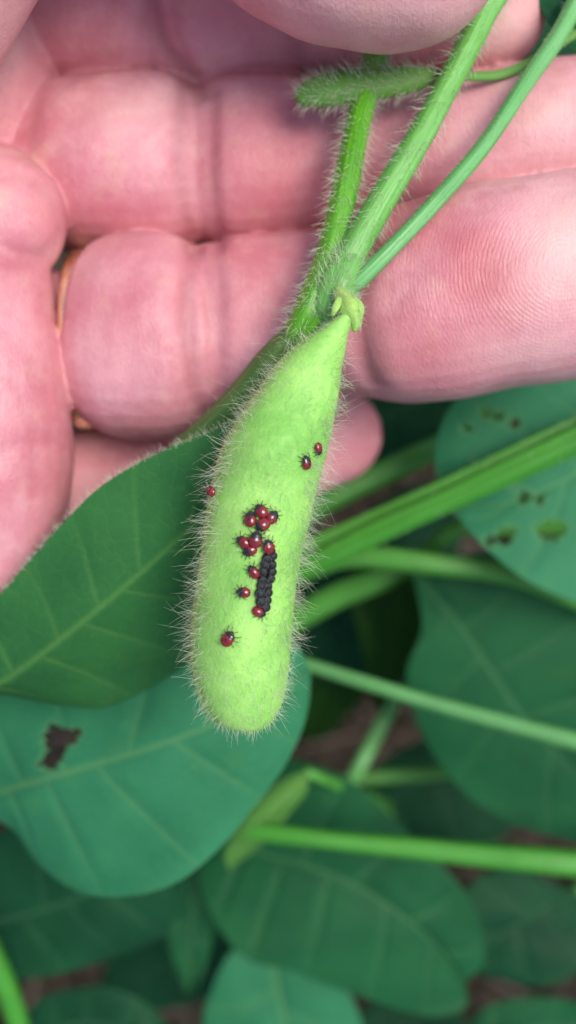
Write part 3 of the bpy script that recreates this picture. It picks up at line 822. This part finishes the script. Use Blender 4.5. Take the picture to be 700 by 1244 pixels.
leaf(pC, [(560, 600, -12), (490, 680, -11.5), (430, 750, -11.6), (372, 812, -12)],
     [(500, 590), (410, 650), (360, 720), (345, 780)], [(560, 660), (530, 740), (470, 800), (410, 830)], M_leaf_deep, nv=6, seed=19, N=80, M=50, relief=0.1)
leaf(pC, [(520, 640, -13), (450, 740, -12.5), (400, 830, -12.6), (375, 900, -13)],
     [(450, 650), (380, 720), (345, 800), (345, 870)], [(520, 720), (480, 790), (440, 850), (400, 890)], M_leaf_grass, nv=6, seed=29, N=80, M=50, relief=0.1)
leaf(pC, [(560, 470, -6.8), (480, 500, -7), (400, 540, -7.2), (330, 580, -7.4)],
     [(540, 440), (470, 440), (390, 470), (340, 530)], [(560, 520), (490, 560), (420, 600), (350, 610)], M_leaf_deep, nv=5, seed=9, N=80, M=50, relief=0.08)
stem('stem', pC, [(330, 706, -4.4, 12), (370, 689, -4.3, 13), (450, 650, -4.1, 14), (560, 599, -3.8, 15), (640, 562, -3.6, 16), (700, 533, -3.5, 17), (800, 484, -3.6, 18), (1000, 420, -6, 26), (1150, 500, -16, 30), (1150, 600, GZ, 40)],
     M_stem_back, hairs=1500, hl=0.10, ribs=0.10, n=120, seg=30)
stem('stem', pC, [(330, 684, -4.6, 10), (380, 662, -4.5, 11), (450, 631, -4.3, 10), (560, 580, -3.9, 9), (700, 514, -3.7, 8), (820, 464, -4.0, 8), (1000, 400, -7, 20), (1150, 500, -17, 22)],
     M_stem_deep, hairs=1200, hl=0.12, ribs=0.12, n=90)
stem('stem', pC, [(360, 700, -6, 12), (420, 676, -5.8, 13), (520, 684, -5.6, 13), (600, 694, -5.6, 12), (660, 712, -5.8, 11), (800, 760, -8, 13), (1000, 800, GZ+3, 16)], M_stem_deep, ribs=0.06, n=70)
stem('stem', pC, [(330, 770, -8, 15), (400, 728, -7.8, 16), (470, 700, -7.6, 14), (520, 672, -7.5, 11), (560, 640, -6.6, 10), (700, 600, -8, 10), (1000, 640, GZ+8, 12)], M_stem_deep, ribs=0.06, n=70)
stem('stem', pC, [(350, 640, -6.2, 14), (400, 606, -6.2, 15), (470, 572, -6.3, 15), (540, 540, -6.4, 15), (700, 470, -7.4, 14), (1000, 480, -16, 16)], M_stem_deep, ribs=0.06, n=70)
stem('stem', pC, [(300, 782, -5.2, 7), (370, 806, -5, 8), (440, 828, -4.9, 9), (540, 858, -4.8, 10), (640, 885, -4.7, 11), (720, 906, -4.7, 12), (900, 960, -6, 14), (1080, 900, -14, 18), (1140, 700, GZ+2, 24)],
     M_stem_soft, hairs=500, hl=0.07, ribs=0.05, n=90)
stem('stem', pC, [(800, 1040, -8, 8), (900, 1060, -12, 10), (1080, 900, -18, 12)], M_stem_deep, n=24)
stem('stem', pC, [(520, 640, -13, 8), (700, 640, -16, 9), (1000, 640, -21, 10)], M_stem_deep, n=20)
stem('stem', pC, [(560, 600, -12, 8), (700, 600, -15, 9), (1000, 620, -20, 10)], M_stem_deep, n=20)
stem('stem', pC, [(930, 420, -5.2, 10), (1010, 400, -6.6, 14)], M_stem_deep, n=12)

pD = thing('soybean_plant', 'soybean plant with the rounded blurred leaf at bottom centre, bright straight stalk above it', 'plant')
leaf(pD, [(255, 1015, -8.2), (310, 1036, -7.8), (380, 1054, -7.5), (440, 1080, -7.4), (510, 1130, -7.5), (565, 1195, -8.0)],
     [(270, 965), (330, 925), (420, 945), (490, 1005), (555, 1070), (584, 1125), (588, 1170)],
     [(240, 1060), (262, 1115), (300, 1160), (350, 1178), (420, 1208), (480, 1228), (530, 1235), (565, 1222)],
     M_leaf_mid, nv=6, seed=10, relief=0.16, wave=0.12, N=150, M=100)
leaf(pD, [(330, 1120, -9.5), (335, 1180, -9.4), (350, 1260, -9.4), (360, 1360, -9.8)],
     [(390, 1150), (430, 1215), (440, 1270), (410, 1330)], [(285, 1150), (258, 1200), (246, 1260), (280, 1330)], M_leaf_teal, nv=5, seed=11, relief=0.15)
leaf(pD, [(372, 938, -6.4), (345, 962, -6.2), (315, 995, -6.1), (278, 1055, -6.6)],
     [(352, 940), (322, 965), (296, 1000), (274, 1035)], [(372, 962), (352, 990), (318, 1022), (290, 1048)], M_leaf_yellow, nv=4, seed=12, N=60, M=30, relief=0.05, zl=0.4, zr=-0.2)
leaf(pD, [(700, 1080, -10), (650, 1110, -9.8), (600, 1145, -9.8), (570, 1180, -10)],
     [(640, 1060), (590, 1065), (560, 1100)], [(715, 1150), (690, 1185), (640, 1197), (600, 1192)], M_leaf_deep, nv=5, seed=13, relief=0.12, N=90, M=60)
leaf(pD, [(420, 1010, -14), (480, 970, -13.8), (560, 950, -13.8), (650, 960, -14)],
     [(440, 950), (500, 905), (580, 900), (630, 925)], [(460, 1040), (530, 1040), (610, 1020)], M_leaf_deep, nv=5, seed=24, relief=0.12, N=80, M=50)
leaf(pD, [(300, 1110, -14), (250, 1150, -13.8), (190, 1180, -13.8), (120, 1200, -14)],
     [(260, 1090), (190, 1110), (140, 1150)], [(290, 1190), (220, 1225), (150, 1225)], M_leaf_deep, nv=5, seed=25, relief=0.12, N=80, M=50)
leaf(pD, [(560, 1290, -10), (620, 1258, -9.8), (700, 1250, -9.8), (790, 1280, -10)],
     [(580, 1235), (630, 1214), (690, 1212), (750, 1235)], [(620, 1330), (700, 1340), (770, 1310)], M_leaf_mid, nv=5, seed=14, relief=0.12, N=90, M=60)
stem('stem', pD, [(230, 1000, -6.6, 10), (310, 1010, -6.2, 11), (400, 1020, -6.0, 11), (500, 1030, -5.9, 12.5), (600, 1040, -5.8, 14), (710, 1050, -5.8, 16), (900, 1070, -7, 20), (1050, 1150, -14, 24), (1080, 1200, GZ, 34)],
     M_stem_back, hairs=300, hl=0.07, ribs=0.08, n=90)
stem('stem', pD, [(255, 1015, -8.2, 8), (190, 1020, -10, 9), (160, 1100, -18, 12), (180, 1150, GZ, 16)], M_stem_deep, n=40)
stem('stem', pD, [(372, 938, -6.4, 6), (420, 960, -8, 7), (470, 1000, -14, 8), (420, 1100, GZ, 10)], M_stem_deep, n=40)
stem('stem', pD, [(425, 950, -9, 8), (440, 925, -9, 9), (458, 890, -9.2, 9), (480, 850, -9.4, 8), (500, 800, -10, 8)], M_stem_dull, n=40)
stem('stem', pD, [(400, 950, -10, 7), (460, 944, -10, 8), (540, 938, -10.2, 8), (640, 920, -11, 8)], M_stem_deep, n=40)
stem('stem', pD, [(330, 1120, -9.5, 7), (300, 1100, -11, 8), (180, 1120, -20, 10)], M_stem_deep, n=24)
stem('stem', pD, [(420, 1010, -14, 7), (340, 1040, -17, 8), (200, 1120, -22, 9)], M_stem_deep, n=20)
stem('stem', pD, [(300, 1110, -14, 7), (260, 1110, -17, 8), (190, 1130, -22, 9)], M_stem_deep, n=20)
stem('stem', pD, [(560, 1290, -10, 7), (520, 1300, -12, 8), (300, 1180, -23, 10)], M_stem_deep, n=24)
stem('stem', pD, [(700, 1080, -10, 7), (800, 1090, -12, 8), (1040, 1150, -18, 10)], M_stem_deep, n=24)

pE = thing('soybean_plant', 'blurred green soybean plant in the top right corner beyond the fingertips', 'plant')
leaf(pE, [(560, -120, -6), (640, -30, -5.6), (700, 40, -5.4), (780, 130, -5.6)],
     [(680, -120), (790, -20), (820, 80)], [(560, -20), (620, 40), (690, 110), (740, 140)], M_leaf_deep, nv=5, seed=15, N=80, M=50)
leaf(pE, [(650, -80, -1.6), (672, -20, -1.4), (690, 20, -1.35), (716, 70, -1.5)],
     [(690, -70), (730, -10), (740, 40)], [(648, -40), (655, 5), (680, 48)], M_leaf_mid, nv=5, seed=16, N=60, M=36, wave=0.04, relief=0.03)
stem('stem', pE, [(560, -120, -6, 9), (480, -200, -10, 12), (520, -260, GZ, 18)], M_stem_deep, n=40)
stem('stem', pE, [(650, -80, -1.6, 7), (600, -180, -4, 9), (520, -260, -14, 12)], M_stem_deep, n=30)

# surrounding plants outside the frame, so the place goes on
def bush(x, y, z, k, lab):
    pl = thing('soybean_plant', lab, 'plant', 'soybean plants around the frame')
    V, F = tube(spline([[x, y, GZ], [x+.3, y-.2, (GZ+z)/2], [x, y, z]], 20), 0.25, 10)
    me = mesh_py('stem', V, F, M_stem_deep); attr(me, 'along', np.zeros(len(V))); attr(me, 'round', np.zeros(len(V)))
    link('stem', me, pl)
    for q in range(k):
        a = q*2.399+x
        R0 = 1.5+0.4*q; zz = z-1.2*q+1
        bx, by = x+math.cos(a)*R0, y+math.sin(a)*R0
        L = 5.5
        def wp(dx, dy, dz):
            X_ = bx+math.cos(a)*dx-math.sin(a)*dy; Y_ = by+math.sin(a)*dx+math.cos(a)*dy; Z_ = zz+dz
            kk = (CAMZ-Z_)/CAMZ/120
            return (X_/kk+350, 622-Y_/kk, Z_)
        mid = [wp(0, 0, 0), wp(L*.35, 0, .5), wp(L*.7, 0, .4), wp(L, 0, -.3)]
        le = [wp(L*.15, 1.2, .3)[:2], wp(L*.45, 1.9, .4)[:2], wp(L*.8, 1.2, 0)[:2]]
        ri = [wp(L*.15, -1.2, .3)[:2], wp(L*.45, -1.9, .4)[:2], wp(L*.8, -1.2, 0)[:2]]
        leaf(pl, mid, le, ri, (M_leaf_mid, M_leaf_deep)[q % 2], nv=6, N=50, M=30, seed=q, relief=0.08)
        V, F = tube(spline([[x, y, zz-3], [(x+bx)/2, (y+by)/2, zz-1], [bx, by, zz]], 12), 0.1, 8)
        me = mesh_py('stem', V, F, M_stem_deep); attr(me, 'along', np.zeros(len(V))); attr(me, 'round', np.zeros(len(V)))
        link('stem', me, pl)
for (x, y, z, lab) in [(-15, -8, -9, 'soybean plant growing just below the wrist of the hand'), (-10, -19, -10, 'soybean plant two steps below the wrist, in the outer row'),
                       (2, -20, -9, 'soybean plant standing straight below the hanging pod, past the rounded leaf'), (14, -17, -9, 'soybean plant past the end of the bright straight stalk'),
                       (19, 2, -9, 'soybean plant past the root of the thick green stalk'), (15, 14, -8, 'soybean plant growing beyond the fingertips'),
                       (0, 19, -9, 'soybean plant growing beyond the thumb'), (-14, 16, -10, 'soybean plant growing behind the base of the thumb')]:
    bush(x, y, z, 6, lab)

# ------------------------------------------------------------ eggs and nymphs on the pod
def on_pod(px, py):
    o = Vector((0, 0, CAMZ))
    d = Vector(P(px, py, 0))-o
    hit = POD.ray_cast(o, d.normalized())
    return hit
egg_mass = thing('egg_mass', 'double row of black stink bug eggs stuck on the pod', 'insect eggs')
ev = [(-.0, .0)]
pf = [(0.0, .05), (.020, .052), (.040, .047), (.050, .030), (.053, .012), (.053, .043), (.048, .0)]
V, F = [], []
prof = [(.030, 0.0), (.047, .012), (.054, .035), (.056, .060), (.052, .082), (.046, .092), (.040, .094), (.030, .102), (.015, .107), (.002, .108)]
sg = 18
for r, z in prof:
    for j in range(sg):
        a = 2*math.pi*j/sg
        V.append([r*math.cos(a), r*math.sin(a), z])
for i_ in range(len(prof)-1):
    for j in range(sg):
        F.append([i_*sg+j, i_*sg+(j+1) % sg, (i_+1)*sg+(j+1) % sg, (i_+1)*sg+j])
egg_me = mesh_np('egg', np.array(V), F, M_egg)
sp = []
for j in range(16):
    a = 2*math.pi*j/16
    d = np.array([math.cos(a), math.sin(a), 0])
    sp.append(tube(np.array([d*.044+[0, 0, .088], d*.050+[0, 0, .100], d*.048+[0, 0, .110]]), [.0026, .0022, .0026], 4))
V, F = join(sp)
spike_me = mesh_py('spikes', V, F, M_spike)
eggs = [(321.8, 676.6), (320, 684.7), (318.3, 693.3), (316.2, 702), (314.7, 711), (313.6, 720), (313.8, 729.5), (332.4, 675.3), (331.2, 683.7), (329.2, 692.2), (327.7, 701), (326.2, 709.6), (324.8, 718.4), (323.8, 728), (322, 738), (328, 668)]
up0 = Vector((0, 0, 1))
for i_, (x, y) in enumerate(eggs):
    x += 1.6 if i_ < 7 else -1.4
    loc, nn, _, _ = on_pod(x, y)
    if nn.z < 0: nn = -nn
    tilt = (nn+Vector((random.uniform(-.3, .3), random.uniform(-.35, .2), 0))).normalized()
    e = link('egg', egg_me, egg_mass)
    e.location = loc-tilt*0.01
    e.rotation_euler = tilt.to_track_quat('Z', 'Y').to_euler()
    s_ = random.uniform(0.80, 0.92)
    e.scale = (s_, s_, s_)
    k = link('spikes', spike_me, e)
    k['kind'] = 'stuff'

def make_bug():
    root = link('bug_nymph', None)
    # body along +Y: head at front
    ys = [(-.076, .004, .004), (-.072, .022, .016), (-.060, .040, .028), (-.040, .052, .038), (-.016, .057, .044), (.006, .056, .044), (.022, .053, .041), (.030, .050, .038), (.040, .048, .036), (.052, .041, .031), (.060, .031, .025), (.064, .026, .021), (.071, .021, .017), (.077, .014, .011), (.080, .004, .004)]
    s = spline([list(map(float, q)) for q in ys], 40)
    sg = 24
    V = []
    for y, w, hh in s:
        for j in range(sg):
            a = 2*math.pi*j/sg
            z = math.sin(a)*hh
            if z < 0: z *= 0.45
            V.append([math.cos(a)*w, y, z+0.026])
    i = np.arange(len(s)-1)[:, None]*sg
    j = np.arange(sg)[None]
    F = np.stack([i+j, i+sg+j, i+sg+(j+1) % sg, i+(j+1) % sg], -1).reshape(-1, 4)
    link('body', mesh_np('body', np.array(V), F, M_bug), root)
    for sx in (-1, 1):
        for k, (y0, dx, dy) in enumerate([(.044, .040, .036), (.030, .048, .002), (.014, .042, -.036)]):
            p = [[sx*.030, y0, .018], [sx*(.030+dx*.55), y0+dy*.5, .040], [sx*(.030+dx), y0+dy, .004], [sx*(.030+dx*1.2), y0+dy*1.35, .001]]
            V, F = tube(spline(p, 9), [.005, .0048, .0044, .004, .0036, .0032, .0029, .0026, .0022], 6)
            link('leg', mesh_py('leg', V, F, M_leg), root)
        p = [[sx*.010, .072, .026], [sx*.018, .088, .036], [sx*.028, .102, .030], [sx*.034, .112, .028]]
        V, F = tube(spline(p, 9), [.002, .002, .002, .002, .0022, .0025, .0032, .0036, .002], 6)
        link('antenna', mesh_py('antenna', V, F, M_leg), root)
        V, F = tube(np.array([[sx*.017, .063, .026], [sx*.020, .063, .028], [sx*.024, .064, .029], [sx*.0265, .064, .0295]]), [.003, .007, .0065, .002], 8)
        link('eye', mesh_py('eye', V, F, M_eye), root)
    return root
def copy_tree(o, parent=None):
    c = o.copy(); COL.objects.link(c); c.parent = parent
    for ch in list(o.children): copy_tree(ch, c)
    return c
# px, py, heading (deg, 0 = head to the picture's top, positive = anticlockwise), scale, roll, label
bugs = [
    (385, 545, 200, .80, 'tiny red and black bug nymph nearest the right edge of the pod, uppermost of all'),
    (370.5, 562, 20, .98, 'dark red bug nymph just below and left of the uppermost one near the pod neck'),
    (258, 597, 60, .95, 'dark red bug nymph alone among bristles on the left seam of the pod'),
    (317.5, 621.5, 35, 1.0, 'all-red bug nymph at the top of the cluster of four above the eggs'),
    (305, 631.5, 5, 1.05, 'black-headed bug nymph at the left of the cluster of four above the eggs'),
    (330, 628.5, -38, .98, 'mostly black bug nymph at the right of the cluster of four, antennae raised'),
    (319, 638, 125, 1.0, 'red bug nymph at the bottom of the cluster of four above the eggs'),
    (296.5, 658.5, 58, 1.0, 'bug nymph at the left of the trio near the eggs, head to the left'),
    (310.5, 655.5, -10, 1.05, 'bug nymph on top of the trio beside the top of the eggs, black head upward'),
    (304, 668.5, 112, 1.0, 'nearly hidden dark bug nymph lying under the trio beside the eggs'),
    (325.5, 664, 18, 1.12, 'largest red bug nymph sitting on the upper end of the black egg rows'),
    (308.5, 694.5, 35, 1.0, 'round red bug nymph touching the left side of the egg rows at mid length'),
    (296.5, 719.5, 83, 1.0, 'bug nymph with splayed black legs facing left, apart from the lower eggs'),
    (313.8, 743.5, -115, .95, 'red bug nymph at the lower end of the black egg rows'),
    (278.5, 776, -42, 1.08, 'lowest bug nymph, alone on the lower left of the pod below the eggs'),
]
proto = make_bug()
DARK = [c for c in proto.children if c.name.startswith('body')][0].data.copy()
DARK.materials.clear(); DARK.materials.append(M_bug_dark)
for i_, (x, y, hd, sc, lab) in enumerate(bugs):
    o = proto if i_ == 0 else copy_tree(proto)
    hit = on_pod(x, y)
    if hit[0] is None:
        loc, nn = Vector(P(x, y, 0.1)), Vector((-.7, 0, .7))
    else:
        loc, nn = hit[0], hit[1]
        if nn.z < 0: nn = -nn
    if i_ == 2:
        loc = Vector(P(x, y, 0.22)); nn = Vector((-.6, 0, .8)).normalized()
    if i_ in (1, 4, 5, 8, 9, 12):
        for ch in o.children:
            if ch.name.startswith('body'):
                ch.data = DARK
    if i_ in (8,): loc = loc+Vector((0, 0, .03))
    if i_ == 10: loc = loc+Vector((0, 0, .035))
    f = Vector((-math.sin(math.radians(hd)), math.cos(math.radians(hd)), 0))
    f = (f-nn*f.dot(nn)).normalized()
    r = f.cross(nn)
    mt = Matrix((r, f, nn)).transposed().to_4x4()
    mt.translation = loc
    o.matrix_world = mt @ Matrix.Scale(sc*random.uniform(.93, 1.04), 4) @ Matrix.Diagonal((random.uniform(.93, 1.1), random.uniform(.9, 1.05), 1, 1))
    tag(o, lab, 'bug', 'newly hatched bug nymphs on the pod')
